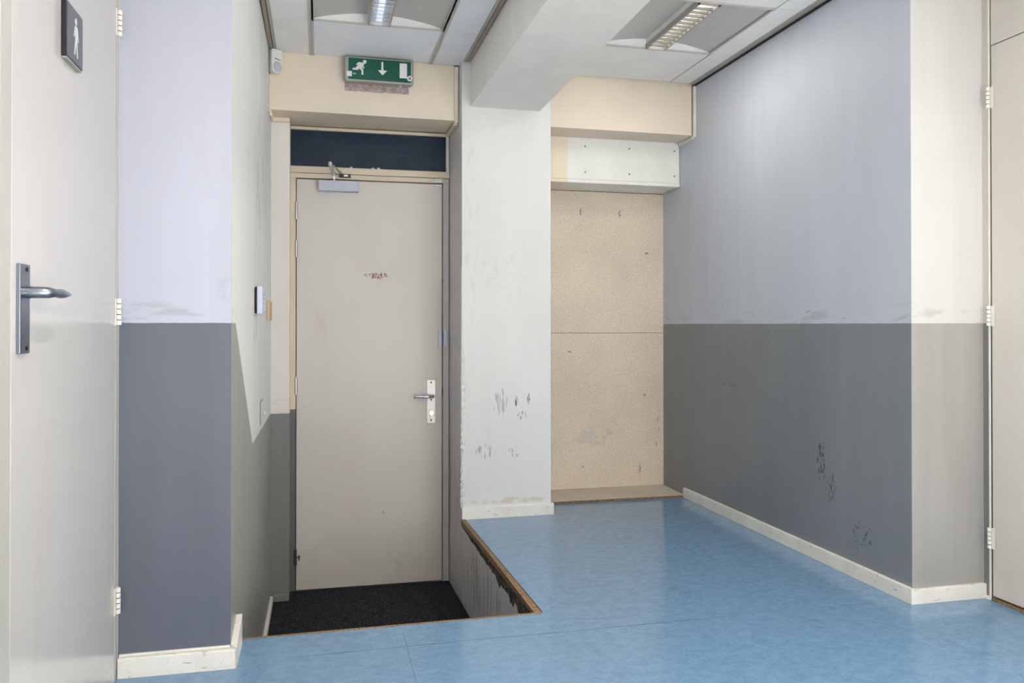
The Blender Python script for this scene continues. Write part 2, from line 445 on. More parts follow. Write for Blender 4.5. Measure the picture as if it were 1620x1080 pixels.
# wall behind frame
b = B(); box(b, -.25, 1.3, 4.53, 4.70, -.6, 2.5); struct('wall_back', b, 'wall_plain')
b = B(); box(b, 1.18, 2.2, 4.64, 4.80, -.1, 2.5); struct('wall_back_recess', b, 'wall_plain')
# column with crumbling left arris
b = B()
prism(b, [(.7155, 4.0735), (1.1935, 4.0785), (1.200, 4.63), (.7045, 4.63)], -.6, 2.42)
b.faces.ensure_lookup_table()
for f in b.faces:
    f.normal_update()
    if f.normal.x < -.7: f.material_index = 1  # left face greyed whole height: grey paint low down, shade painted in above
struct('column', b, ['column', 'wall_grey'])
def rough_arris():
    b = B(); n = 150; rows = []
    for i in range(n + 1):
        z = .065 + (1.30 - .065) * i / n
        env = max(0, min(1, (1.15 - z) * 2.2)) * .9 + .1
        nz = lambda k, f=26: mnoise.noise(Vector((k * 3.1, 0, z * f)))
        x0 = .7155 - .0015
        e = (abs(nz(1)) + .5 * abs(nz(2, 70)))
        row = [(x0 - .001, 4.085, z),
               (x0 - .011 * env * e - .001, 4.072 + .003 * env * nz(5, 60), z + .004 * nz(3)),
               (x0 + .002 + .010 * env * nz(6, 50), 4.0700 - .011 * env * e, z + .004 * nz(4)),
               (x0 + (.010 + .014 * e) * env, 4.0715 - .009 * env * abs(nz(7, 60)), z + .004 * nz(8)),
               (x0 + (.014 + .016 * e) * env + .002, 4.0745, z)]
        rows.append([b.verts.new(p) for p in row])
    for r0, r1 in zip(rows, rows[1:]):
        for k in range(4): b.faces.new((r0[k], r0[k + 1], r1[k + 1], r1[k]))
    return b
obj('chipped_plaster_edge', rough_arris(), 'column', bpy.data.objects['column'])
# right wall with its pier
b = B(); prism(b, [(2.0738, 2.466), (2.3795, 2.464), (2.3795, 2.62), (2.3795, 4.8), (2.068, 4.8)], -.6, 2.5)
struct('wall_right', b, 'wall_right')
b = B(); box(b, 2.3795, 5.2, 1.30, 1.42, 0, 2.5); struct('wall_right_added_hall', b, 'wall_plain')  # unseen hall widening, added to let light in from the right
b = B(); box(b, 5.2, 5.35, -2.7, 1.42, 0, 2.5); struct('wall_added_hall_end', b, 'wall_plain')
b = B(); box(b, 2.45, 5.3, -2.6, 1.36, CZ, CZ + .10); struct('ceiling_added_hall', b, 'tile')
# unseen wall behind the camera, wide openings added to give the light a source
b = B()
box(b, -.75, 5.3, -2.70, -2.55, 2.32, 2.5); box(b, -.75, 5.3, -2.70, -2.55, -.1, .12)
for x in (-.75, 1.0, 4.6): box(b, x, x + .2, -2.70, -2.55, .12, 2.32)
struct('wall_front_added', b, 'wall_plain')
b = B(); box(b, .7641, 1.1273, -2.55, 4.085, 2.1301, 2.5)
for v in b.verts:
    if v.co.x < .9: v.co.x = .7641 - .0063 * (v.co.y - 3.5)
    else: v.co.x = 1.1273 + .0085 * (v.co.y - 3.5)
    if v.co.y > 4: v.co.y = 4.0755
struct('ceiling_beam', b, 'beam')

# soffit (lowered cream boxing above both openings)
def soffit(x0, x1, yb, name):
    b = B(); prism(b, [(x0, 4.157 + .0072 * (x0 - .9)), (x1, 4.157 + .0072 * (x1 - .9)), (x1, yb), (x0, yb)], 2.0731, 2.5)
    return struct(name, b, 'cream')
soffit(-.2405, .6885, 4.53, 'soffit_left')
soffit(1.19, 2.0515, 4.64, 'soffit_right')

# ------------------------------------------------------------------ ceiling: slab, tiles, grid
b = B(); box(b, -.75, 2.6, -2.7, 4.75, CZ + .10, CZ + .16)
ceil = struct('ceiling', b, 'void')
XL = [-.640, -.0377, .5629]; XRr = [1.3116, 1.9119]
ys = [3.677 - .6 * k for k in range(0, 11)]
TB = .012             # half bar width
def tile(x0, x1, y0, y1, m='tile'):
    if x1 - x0 < .03 or y1 - y0 < .03: return
    b = B(); box(b, x0, x1, y0, y1, CZ + .0015, CZ + .016)
    o = obj('ceiling_tile', b, m, ceil)
def rows():
    yield 3.677, 4.150
    for a in ys[:-1]: yield a - .6, a
for r, (y0, y1) in enumerate(rows()):
    wl = -.207 if y1 > 2.9 else -.516
    wr = 2.052 if y1 > 2.9 else 2.36
    if 2.9 > y1 > 2.4: wl, wr = -.207, 2.052
    q = .0036
    for i, (x0, x1) in enumerate(((wl, -.0377 - TB * .9), (-.0377 + TB * .9, .5629 - TB * .9), (.5629 + TB * .9, .726), (1.142, 1.3116 - TB), (1.3116 + q, 1.9119 - q), (1.9119 + q, wr))):
        if r in (1, 5) and i in (1, 4): continue
        cool = (i in (1, 2) and r < 2)
        tile(x0, x1, y0 + q, y1 - q, 'tile_new' if cool else 'tile')
# grid bars: visible T-bars on the left field, thin shadow joints on the right
def bar(name, x0, x1, y0, y1, z0, z1, m): b = B(); box(b, x0, x1, y0, y1, z0, z1); obj(name, b, m, ceil)
for x in XL[1:]:
    bar('grid_bar', x - TB, x - .002, -2.5, 4.150, CZ - .002, CZ + .004, 'grid')
    bar('grid_bar', x + .002, x + TB, -2.5, 4.150, CZ - .002, CZ + .004, 'grid')
    bar('grid_bar', x - .002, x + .002, -2.5, 4.150, CZ + .001, CZ + .003, 'angle')
for x in XRr: bar('grid_bar', x - .003, x + .003, -2.5, 4.155, CZ + .006, CZ + .02, 'gap')
for k, y in enumerate(ys):
    bar('grid_bar', -.54, .76, y - .003, y + .003, CZ + .006, CZ + .02, 'gap')
    bar('grid_bar', 1.13, 2.37, y - .003, y + .003, CZ + .006, CZ + .02, 'gap')
# perimeter angles
def edge_trims(xw, s, y0, y1):
    """xw wall face, s=+1 when the field lies at larger x"""
    def st(a, c, z0, z1, m):
        x0, x1 = sorted((xw + s * a, xw + s * c)); bar('edge_trim', x0, x1, y0, y1, z0, z1, m)
    st(-.004, .005, CZ + .012, CZ + .02, 'gap')
    st(.005, .022, CZ - .001, CZ + .012, 'angle_brown')
    st(.022, .026, CZ + .006, CZ + .012, 'gap')
    st(.026, .040, CZ - .002, CZ + .010, 'angle')
edge_trims(-.2456, 1, 2.485, 4.152)
edge_trims(.7625, -1, -2.5, 4.07)
edge_trims(2.0705, -1, 2.47, 4.152)
edge_trims(1.1275, 1, -2.5, 4.152)
b = B(); box(b, 2.044, 2.0715, 2.47, 4.15, CZ - .004, CZ + .02); struct('trim_1', b, 'angle')
b = B(); box(b, 2.058, 2.0735, 2.48, 4.15, CZ - .010, CZ - .0045); struct('trim_2', b, 'gap')

# ------------------------------------------------------------------ recessed ceiling lights
def luminaire(cx, y1, label, lit):
    y0 = y1 - .6; x0, x1 = cx - .296, cx + .296
    ya, yb = y0 + .004, y1 - .004
    t = thing('ceiling_light', label, 'ceiling light', (cx, (ya + yb) / 2, CZ), 'recessed square ceiling lights')
    # arched reflector wings
    H = .05; n = 14
    def arch(u): return H * math.sin(math.pi * (0.03 + .94 * u)) ** .8
    for side in (0, 1):
        b = B(); L = []
        for i in range(n + 1):
            u = (i / n) * .42 if side == 0 else 1 - (i / n) * .42
            x = x0 + (x1 - x0) * u
            L.append([b.verts.new((x, yy, CZ + arch(u) + dz)) for yy in (ya, yb) for dz in (0, .002)])
        for p, q in zip(L, L[1:]):
            b.faces.new((p[0], p[2], q[2], q[0])); b.faces.new((p[1], q[1], q[3], p[3]))
            b.faces.new((p[0], q[0], q[1], p[1])); b.faces.new((p[2], p[3], q[3], q[2]))
        bmesh.ops.recalc_face_normals(b, faces=b.faces)
        obj('reflector', b, 'reflector', t, True)
    for yy, nn in ((yb, 1), (ya, -1)):
        pts = [(0, 0)] + [((x1 - x0) * i / 24, arch(i / 24)) for i in range(25)] + [(x1 - x0, 0)]
        b = B(); extr(b, pts[1:-1], (x0, yy, CZ), (1, 0, 0), (0, 0, 1), (0, nn, 0), .003)
        obj('end_plate', b, 'endplate', t)
    b = B()
    for (a0, a1, c0, c1) in ((x0 - .002, x0 + .006, ya, yb), (x1 - .006, x1 + .002, ya, yb), (x0, x1, ya - .001, ya + .008), (x0, x1, yb - .008, yb + .002)):
        box(b, a0, a1, c0, c1, CZ - .002, CZ + .004)
    obj('rim', b, 'grid', t)
    # louvre basket
    lw = .051; lz0, lz1 = CZ - .003, CZ + .022
    lv = obj('louvre', (lambda b: (box(b, cx - lw, cx - lw + .008, ya + .02, yb - .004, lz0, lz1), box(b, cx + lw - .008, cx + lw, ya + .02, yb - .004, lz0, lz1),
             box(b, cx - lw, cx + lw, yb - .010, yb - .004, lz0, lz1), box(b, cx - lw, cx + lw, ya + .02, ya + .028, lz0, lz1), b)[-1])(B()), 'angle' if lit else 'steel', t)
    N = 13; step = .545 / N
    for i in range(1, N):
        yy = yb - .010 - i * step
        b = B()
        pts = [(-.0038, 0), (.0038, 0), (.0025, .013), (-.0025, .013)]
        extr(b, [(p[0], p[1]) for p in pts], (cx - lw + .008, yy, lz0 + .001), (0, 1, 0), (0, 0, 1), (1, 0, 0), 2 * lw - .016)
        obj('lamella', b, 'lamella' if lit else 'chrome', lv)
    b = B(); tube(b, [(cx, ya + .03, lz1 + .012), (cx, yb - .012, lz1 + .012)], .018 if lit else .013, 16)
    obj('fluorescent_tube', b, 'tube_on' if lit else 'tube_off', t, True)
    b = B(); box(b, cx - lw, cx + lw, ya + .02, yb - .004, lz1 + .031, lz1 + .034)
    box(b, cx - lw + .001, cx - lw + .003, ya + .02, yb - .004, lz1 + .0005, lz1 + .030); box(b, cx + lw - .003, cx + lw - .001, ya + .02, yb - .004, lz1 + .0005, lz1 + .030)
    obj('gear_tray', b, 'endplate', t)
    l = bpy.data.lights.new('lamp_light', 'AREA'); l.shape = 'RECTANGLE'; l.size = .09; l.size_y = .5
    l.energy = (4.4 if lit else 0.9) if y1 > 2 else 12.0; l.spread = R(180 if y1 > 2 else 150); l.color = (1, .95, .86) if lit else (.92, .95, 1)
    lo = bpy.data.objects.new('lamp_light', l); COL.objects.link(lo); lo.location = (0, 0, -.012); lo.parent = t
    return t
luminaire(.2626, 3.677, 'recessed ceiling light with a chrome louvre in front of the green exit sign', False)
luminaire(1.6118, 3.677, 'recessed ceiling light with glowing louvre between the beam and the right wall', True)

luminaire(.2626, 1.277, 'added unseen recessed ceiling light over the toilet door side', True)  # out of view, added to brighten the floor and lower walls
luminaire(1.6118, 1.277, 'added unseen recessed ceiling light over the right door side', True)  # second added light, also out of view

# ------------------------------------------------------------------ battens closing the soffit ends
def batten(label, x0, x1, yf, yb, ztop):
    t = thing('batten', label, 'trim', ((x0 + x1) / 2, yf, ztop))
    b = B(); box(b, x0, x1, yf, yf + .02, 2.060, ztop, .002); obj('upright', b, 'cream' if x0 < 1 else 'white_gloss', t)
    b = B(); box(b, x0, x1, yf + .021, yb, 2.052, 2.0725, .002); obj('return_strip', b, 'cream' if x0 < 1 else 'white_gloss', t)
batten('cream batten down the right end of the soffit above the exit door', .689, .7105, 4.148, 4.42, CZ - .004)
batten('white batten closing the soffit against the grey and white right wall', 2.053, 2.0685, 4.140, 4.352, CZ - .012)
b = B(); box(b, -.2420, -.1500, 4.290, 4.3135, 2.050, 2.0725, .002)
box(b, -.2420, -.2300, 4.165, 4.289, 2.044, 2.0725, .002)
struct('trim_3', b, 'cream')
b = B(); box(b, -.2435, -.2345, 4.142, 4.1495, 2.06, 2.245, .002); struct('trim_4', b, 'cream')

# ------------------------------------------------------------------ boarded-up opening on the right
t = thing('boarded_doorway', 'doorway closed with two pale chipboard sheets between column and right wall', 'panel', (1.66, 4.60, 0))
b = B(); box(b, 1.20, 2.124, 4.592, 4.61, .9525, 1.806, .0008); obj('board', b, 'chipboard', t)
b = B(); box(b, 1.20, 2.124, 4.592, 4.61, .016, .9505, .0008); obj('board', b, 'chipboard', t)
b = B(); box(b, 1.20, 2.124, 4.600, 4.612, .9505, .9525); obj('joint', b, 'gap', t)
b = B(); box(b, 1.20, 2.124, 4.596, 4.63, 1.806, 1.809); box(b, 2.124, 2.1275, 4.598, 4.63, .016, 1.812); obj('shadow_gap', b, 'gap', t)
fr = obj('frame', (lambda b: (box(b, 1.20, 2.1275, 4.580, 4.63, 1.809, 1.834, .001), b)[-1])(B()), 'chipboard', t)
b = B(); box(b, 2.1275, 2.147, 4.575, 4.63, .016, 1.808, .001); obj('jamb', b, 'sill_top', t)
b = B(); box(b, 2.147, 2.158, 4.566, 4.63, .016, 1.808, .001); obj('jamb', b, 'angle', t, label='grey metal edge strip')
for k in range(10):
    b = B(); z = .12 + k * .178
    tube(b, [(2.1345, 4.577, z), (2.1345, 4.5735, z)], .0035, 8); obj('screw', b, 'screw', t)
# thin wood sill on the floor
t = thing('sill_board', 'low chipboard sill on the blue floor below the boarded doorway', 'sill', (1.66, 4.45, 0))
b = B(); prism(b, [(1.202, 4.298), (2.050, 4.290), (2.066, 4.29), (2.066, 4.592), (1.202, 4.592)], .0125, .0155); obj('top_veneer', b, 'sill_top', t)
b = B(); prism(b, [(1.202, 4.300), (2.050, 4.292), (2.066, 4.292), (2.066, 4.592), (1.202, 4.592)], .0005, .0125); obj('sill_core', b, 'chip_edge', t)
# the right wall stands slightly back behind the header: jamb pocket
# white header board with bolts
t = thing('header_board', 'white board with six small bolts above the boarded doorway', 'panel', (1.66, 4.36, 1.8))
b = B(); box(b, 1.196, 2.0665, 4.360, 4.576, 1.836, 2.0725); obj('board', b, 'header', t)
b = B(); box(b, 1.196, 2.0665, 4.353, 4.576, 1.813, 1.834, .0015); obj('lower_rail', b, 'header', t)
for x in (1.482, 1.752, 2.035):
    for z in (2.024, 1.876):
        b = B(); tube(b, [(x, 4.3605, z), (x, 4.3565, z)], .0045, 10); obj('bolt', b, 'screw', t)

# ------------------------------------------------------------------ exit door (door_2) with frame and painted transom
fd = empty('door_frame_2', (.28, 4.44, PZ), 'structure')
b = B(); box(b, -.156, -.1225, 4.432, 4.52, PZ, 1.852, .0015); obj('jamb', b, 'frame_left', fd)
b = B(); box(b, .671, .7045, 4.434, 4.52, PZ, 1.852, .0015); obj('jamb', b, 'frame_right', fd)
b = B(); box(b, -.156, .7045, 4.430, 4.52, 1.7895, 1.8155, .0015); obj('head', b, 'frame', fd)
b = B(); box(b, -.158, .7070, 4.422, 4.52, 1.8170, 1.8525, .002); obj('transom_rail', b, 'frame', fd)
b = B(); box(b, -.156, .7045, 4.4305, 4.52, 2.0500, 2.066, .001); obj('top_rail', b, 'frame', fd)
b = B(); box(b, .6880, .7045, 4.4300, 4.52, 1.8535, 2.049, .001); obj('transom_stile', b, 'plastic', fd)
b = B(); box(b, -.156, -.1515, 4.436, 4.52, 1.8535, 2.049); obj('transom_stile', b, 'dark', fd)
for (x, s) in ((.168, .006), (.285, .005), (.315, .007)):
    b = B(); bmesh.ops.create_icosphere(b, subdivisions=2, radius=s)
    for v in b.verts: v.co = Vector((v.co.x * 1.3, v.co.y * .8, v.co.z * .8)) * (1 + .4 * mnoise.noise(v.co * 300 + Vector((x * 99, 0, 0))))
    b.transform(Matrix.Translation((x, 4.424, 1.855)))
    obj('filler_blob', b, 'plastic', fd)
wn = empty('window_1', (.27, 4.45, 1.95), 'structure')
b = B(); box(b, -.1515, .6880, 4.446, 4.452, 1.8535, 2.049); obj('pane', b, 'navy', wn)
b = B(); box(b, -.13, .69, 4.50, 4.525, PZ, 1.79); obj('rebate', b, 'gap', fd)

dr = empty('door_2', (-.1185, 4.44, PZ), 'structure')
b = B(); box(b, -.1185, .6665, 4.440, 4.480, PZ + .012, 1.7845, .001); leaf = obj('door_leaf', b, 'door2', dr)
def hinge(par, x, y, z0, z1, m, r=.0075, rusty=False):
    h = obj('hinge', (lambda b: (tube(b, [(x, y, z0), (x, y, (z0 + z1) / 2 - .001)], r, 12), tube(b, [(x, y, (z0 + z1) / 2 + .001), (x, y, z1)], r, 12), tube(b, [(x, y, z0 + .002), (x, y, z1 - .002)], r * .8, 10), tube(b, [(x, y, z1), (x, y, z1 + .004)], [r * .7, r * .3], 10), b)[-1])(B()), m, par, True)
    return h
for z0, z1 in ((1.567, 1.658), (1.363, 1.455), (.628, .720)): hinge(dr, -.1205, 4.434, z0, z1, 'steel')
hb = hinge(dr, -.1225, 4.434, -.285, -.200, 'rusty', .0085); hb['label'] = 'rusted dark lower hinge'
b = B(); box(b, -.118, -.095, 4.4365, 4.4395, -.246, -.240); box(b, -.106, -.100, 4.436, 4.4395, -.262, -.232); obj('rust_stain_pin', b, 'rusty', dr)
# lever plate
hp = obj('handle_plate', (lambda b: (box(b, .5805, .6300, 4.433, 4.4395, .4535, .6960, .002, 2), b)[-1])(B()), 'plate', dr)
for z in (.681, .5855, .472): 
    b = B(); tube(b, [(.6052, 4.4335, z), (.6052, 4.4318, z)], .0048, 12); obj('screw', b, 'dark', hp)
b = B()
tube(b, [(.611, 4.433, .606), (.611, 4.398, .606), (.609, 4.389, .606), (.600, 4.384, .606), (.56, 4.382, .6065), (.512, 4.384, .607), (.506, 4.386, .607)], [.0095, .0095, .0095, .0092, .0088, .0080, .0065], 16)
obj('lever', b, 'chrome', dr, True)
b = B(); tube(b, [(.6055, 4.433, .513), (.6055, 4.421, .513), (.6055, 4.419, .513)], [.0135, .0135, .012], 24); obj('thumb_turn', b, 'brass_pale', hp, True)
b = B(); box(b, .600, .611, 4.425, 4.4325, .488, .505, .001); obj('cylinder', b, 'steel', hp)
# closer
cl = obj('door_closer', (lambda b: (box(b, -.0035, .2060, 4.392, 4.4395, 1.7195, 1.7765, .002, 2), b)[-1])(B()), 'closer', dr)
b = B(); tube(b, [(.052, 4.415, 1.7190), (.052, 4.415, 1.7140)], .008, 12); obj('adjuster_cap', b, 'closer', cl)
b = B(); tube(b, [(.078, 4.415, 1.776), (.078, 4.415, 1.800)], .010, 14)
box(b, .068, .088, 4.405, 4.425, 1.790, 1.799)
# main arm out to the elbow
def flatbar(b, p0, p1, w, h):
    p0, p1 = Vector(p0), Vector(p1); d = (p1 - p0).normalized(); s = d.cross(Vector((0, 0, 1))).normalized() * w / 2; u = Vector((0, 0, h / 2))
    vs = [b.verts.new(p + a + c) for p in (p0, p1) for a, c in ((s, u), (-s, u), (-s, -u), (s, -u))]
    b.faces.new(vs[:4]); b.faces.new(vs[4:][::-1])
    for i in range(4): b.faces.new((vs[i], vs[4 + i], vs[4 + (i + 1) % 4], vs[(i + 1) % 4]))
    bmesh.ops.recalc_face_normals(b, faces=b.faces)
flatbar(b, (.078, 4.415, 1.804), (.0575, 4.105, 1.806), .019, .007)
tube(b, [(.0575, 4.105, 1.797), (.0575, 4.105, 1.816)], .0105, 16)
obj('arm', b, 'steel', cl)
b = B(); flatbar(b, (.0575, 4.105, 1.8135), (.118, 4.398, 1.8135), .010, .006); obj('forearm', b, 'steel', cl)
bk = obj('bracket', (lambda b: (box(b, .104, .166, 4.412, 4.4215, 1.7975, 1.8165, .001), box(b, .106, .124, 4.388, 4.412, 1.803, 1.811), b)[-1])(B()), 'rusty', fd)
b = B(); box(b, .128, .150, 4.409, 4.4120, 1.8015, 1.8125, .001); obj('bracket_cap', b, 'plastic', bk)
# contact switches
b = B(); box(b, .645, .6635, 4.424, 4.4395, .880, .9720, .002, 2); obj('contact_magnet', b, 'plastic_cool', dr)
b = B(); box(b, .6725, .6895, 4.418, 4.4335, .880, .9720, .002, 2); obj('contact_switch', b, 'plastic_cool', fd)
b = B(); box(b, .624, .665, 4.430, 4.4395, 1.770, 1.783, .001); obj('top_contact', b, 'plastic', dr)
b = B(); box(b, .624, .665, 4.424, 4.4295, 1.7915, 1.812, .001); obj('top_contact', b, 'plastic', fd)
b = B(); box(b, .6685, .6710, 4.4345, 4.45, .60, .655); box(b, .6685, .6710, 4.4345, 4.45, 1.245, 1.255); obj('strike_plate', b, 'dark', fd)
b = B(); box(b, .7075, .7115, 4.36, 4.41, .565, .655, .001); obj('strike_cover', b, 'plastic_cool', fd)
for e in (fd, dr, wn): 
    e.rotation_euler = (0, 0, -.0150)
dr.location = Vector((.28, 4.44, PZ)) + Matrix.Rotation(-.0150, 3, 'Z') @ (Vector((-.1185, 4.44, PZ)) - Vector((.28, 4.44, PZ)))
wn.location = Vector((.28, 4.44, PZ)) + Matrix.Rotation(-.0150, 3, 'Z') @ (Vector((.27, 4.45, 1.95)) - Vector((.28, 4.44, PZ)))

# ------------------------------------------------------------------ knuckle hinges of the two side doors
def knuckle_hinge(par, x, y, z0, z1, s, m='white_gloss'):
    """five knuckles standing off a wall plane x; s=+1 room lies at larger x"""
    h = (z1 - z0) / 5
    b = B()
    for k in range(5):
        a, c = z0 + k * h + .0012, z0 + (k + 1) * h - .0012
        tube(b, [(x + s * .006, y, a), (x + s * .006, y, c)], .0068, 14)
    hg = obj('hinge', b, m, par, True)
    b = B(); tube(b, [(x + s * .006, y, z0 + .002), (x + s * .006, y, z1 - .002)], .0056, 10); obj('pin', b, 'dark', hg)
    b = B(); box(b, min(x, x + s * .002), max(x, x + s * .002), y - .020, y - .006, z0, z1); obj('leaf', b, m, hg)
    return hg

# ------------------------------------------------------------------ toilet door (door_1) on the left
fx = -.5555
fr1 = empty('door_frame_1', (fx, 2.46, 0), 'structure')
b = B(); box(b, fx - .12, fx, 2.448, 2.4822, 0, 2.12, .0004); obj('jamb', b, 'frame1', fr1)
b = B(); box(b, fx - .12, fx, 1.605, 1.660, 0, 2.12, .001); obj('jamb', b, 'frame1', fr1)
b = B(); box(b, fx - .12, fx, 1.661, 2.447, 2.06, 2.12, .001); obj('head', b, 'frame', fr1)
b = B(); box(b, fx - .10, fx - .07, 1.66, 2.449, 0, 2.06); obj('rebate', b, 'gap', fr1)
d1 = empty('door_1', (fx, 2.446, 0), 'structure')
b = B(); box(b, fx - .042, fx - .001, 1.6635, 2.4455, .006, 2.057, .001); obj('door_leaf', b, 'door1', d1)
for z0, z1 in ((1.815, 1.89), (.999, 1.075), (.187, .262)): knuckle_hinge(d1, fx - .0005, 2.4575, z0, z1, 1)
hp = obj('handle_plate', (lambda b: (box(b, fx - .001, fx + .0065, 1.688, 1.7405, .945, 1.117, .0015, 2), b)[-1])(B()), 'alu', d1)
for z in (1.107, .955):
    b = B(); tube(b, [(fx + .0062, 1.722, z), (fx + .0078, 1.722, z)], .0042, 12); obj('screw', b, 'dark', hp)
b = B()
tube(b, [(fx + .006, 1.722, 1.063), (fx + .026, 1.722, 1.063), (fx + .036, 1.724, 1.063), (fx + .043, 1.731, 1.063), (fx + .047, 1.742, 1.063), (fx + .048, 1.752, 1.063), (fx + .048, 1.762, 1.063), (fx + .048, 1.772, 1.063), (fx + .048, 1.785, 1.0632), (fx + .047, 1.808, 1.0632), (fx + .046, 1.838, 1.0635), (fx + .045, 1.868, 1.064)],
     [.0115, .0112, .0110, .0106, .0088, .0078, .0080, .0092, .0096, .0084, .0052, .0012], 20, 1.0)
obj('lever', b, 'alu', d1, True)
# toilet sign
t = thing('toilet_sign', 'charcoal toilet sign with pale walking man on the left door', 'sign', (fx, 2.01, 1.66))
b = B(); box(b, fx - .0005, fx + .010, 1.951, 2.0695, 1.5975, 1.7205, .0008); obj('backing', b, 'sign_edge', t)
b = B(); box(b, fx + .0101, fx + .0125, 1.953, 2.068, 1.5985, 1.7195); obj('face', b, 'sign_dark', t)
b = B(); box(b, fx, fx + .0105, 1.955, 2.069, 1.5935, 1.5970); obj('bottom_rail', b, 'sign_under', t)
fo = (fx + .0126, 2.013, 1.6565); fu, fv, fn = (0, 1, 0), (0, 0, 1), (1, 0, 0)
fig = B()
extr(fig, [(math.cos(a) * .0078, .0375 + math.sin(a) * .0078) for a in [k * math.pi / 10 for k in range(20)]], fo, fu, fv, fn, .0007)
extr(fig, [(-.006, .0275), (.008, .0275), (.0135, .024), (.0205, -.004), (.0170, -.0055), (.0105, .012), (.0095, -.006), (.0150, -.043), (.0095, -.0435), (.0025, -.008), (-.0065, -.040), (-.0120, -.039), (-.0045, -.004), (-.005, .012), (-.0125, -.001), (-.0165, .001), (-.0095, .0225)], fo, fu, fv, fn, .0007)
obj('figure', fig, 'sign_fig', t)

# ------------------------------------------------------------------ right door (door_3)
rx = 2.3795
fr3 = empty('door_frame_3', (rx, 2.45, 0), 'structure')
b = B(); box(b, rx - .001, rx + .12, 2.4345, 2.4635, 0, 2.42, .001); obj('jamb', b, 'frame3', fr3)
b = B(); box(b, rx - .004, rx, 2.4280, 2.4342, 0, 2.40); obj('bead', b, 'white_gloss', fr3)
b = B(); box(b, rx + .07, rx + .10, 1.42, 2.434, 0, 2.40); obj('rebate', b, 'gap', fr3)
b = B(); box(b, rx + .0015, rx + .040, 1.425, 2.4255, 2.0205, 2.40, .001); obj('top_panel', b, 'door3', fr3)
d3 = empty('door_3', (rx, 2.425, 0), 'structure')
b = B(); box(b, rx + .0015, rx + .042, 1.50, 2.4240, .0165, 2.0165, .001); obj('door_leaf', b, 'door3', d3)
for z0, z1 in ((1.79, 1.867), (.996, 1.070), (.187, .263)): knuckle_hinge(d3, rx - .0015, 2.4300, z0, z1, -1)
b = B(); box(b, rx - .004, rx + .06, 1.44, 2.425, .0005, .0095); struct('threshold', b, 'chip_edge')

# ------------------------------------------------------------------ skirting
def skirt(name, p0, p1, n, h, t=.0145):
    """board between plan points, offset by n (unit plan normal into the room); edges slightly worn"""
    b = B(); p0, p1, n = Vector((*p0, 0)), Vector((*p1, 0)), Vector((*n, 0)); L = (p1 - p0).length; N = max(2, int(L / .02)); rows = []
    for i in range(N + 1):
        p = p0.lerp(p1, i / N); w = mnoise.noise(p * 31) * .0010; w2 = mnoise.noise(p * 57) * .0008
        rows.append([b.verts.new(q) for q in (p + Vector((0, 0, .0006)), p + n * (t + w2) + Vector((0, 0, .0006)), p + n * (t + w2 * .6) + Vector((0, 0, h - .002 + w)), p + n * (t - .002) + Vector((0, 0, h + w)), p + Vector((0, 0, h + w * .4)))])
    for a, c in zip(rows, rows[1:]):
        for k in range(5): b.faces.new((a[k], a[(k + 1) % 5], c[(k + 1) % 5], c[k]))
    b.faces.new(rows[0][::-1]); b.faces.new(rows[-1]); bmesh.ops.recalc_face_normals(b, faces=b.faces)
    return struct(name, b, 'skirting')
skirt('baseboard_left_pier', (-.552, 2.4825), (-.2360, 2.4786), (0, -1), .056, .020)
b = B(); box(b, -.552, -.2515, 2.4745, 2.4820, .0565, .0640, .0015); struct('trim_5', b, 'white_gloss')
b = B(); prism(b, [(-.2506, 2.4798), (-.2325, 2.4600), (-.2325, 2.640), (-.2498, 2.640)], .0006, .078)
for v in b.verts:
    if v.co.z > .05: v.co.z = .060 + .036 * max(0, (v.co.y - 2.46)) / .18
struct('baseboard_left_return', b, 'skirting')
skirt('baseboard_column', (.7155, 4.0735), (1.206, 4.0785), (0, -1), .060, .016)
skirt('baseboard_right', (2.0685, 4.290), (2.0730, 2.4515), (-1, 0), .056, .0145)
skirt('baseboard_right_pier', (2.0600, 2.4665), (2.3795, 2.464), (0, -1), .053, .0145)
skirt('baseboard_right_end', (2.3795, 2.4500), (2.3795, 2.4360), (-1, 0), .012, .010)
b = B(); box(b, -.2445, -.228, 2.70, 4.312, PZ, PZ + .035, .002); struct('baseboard_landing', b, 'skirting')
b = B(); box(b, -.2275, -.150, 4.296, 4.3135, PZ, PZ + .045, .003); struct('baseboard_landing_end', b, 'end_grey')

# ------------------------------------------------------------------ edge of the raised floor round the landing
def edge_rim():
    b = B(); n = 60
    for i in range(n):
        pass
    return b
b = B(); prism(b, [(.7235, 4.066), (.7365, 4.066), (.7640, 2.690), (.7340, 2.690)], .0004, .0030)
for v in b.verts: v.co.x -= .0075
obj('edge_strip', b, 'chip_edge', floor, label='bare chipboard edge beside the landing')
b = B(); prism(b, [(.709, 4.066), (.7165, 4.066), (.7445, 2.690), (.7350, 2.690)], -.024, -.0002)
obj('edge_strip', b, 'chip_edge', floor)
b = B(); prism(b, [(.7530, 2.690), (.7565, 2.690), (.7290, 4.066), (.7262, 4.066)], .0028, .0036)
obj('edge_line', b, 'dark', floor)
b = B(); box(b, -.2480, .7520, 2.682, 2.6915, -.02, .0016)
for v in b.verts:
    pass
obj('edge_strip', b, 'chip_edge', floor, label='thin worn wooden strip along the front of the landing')
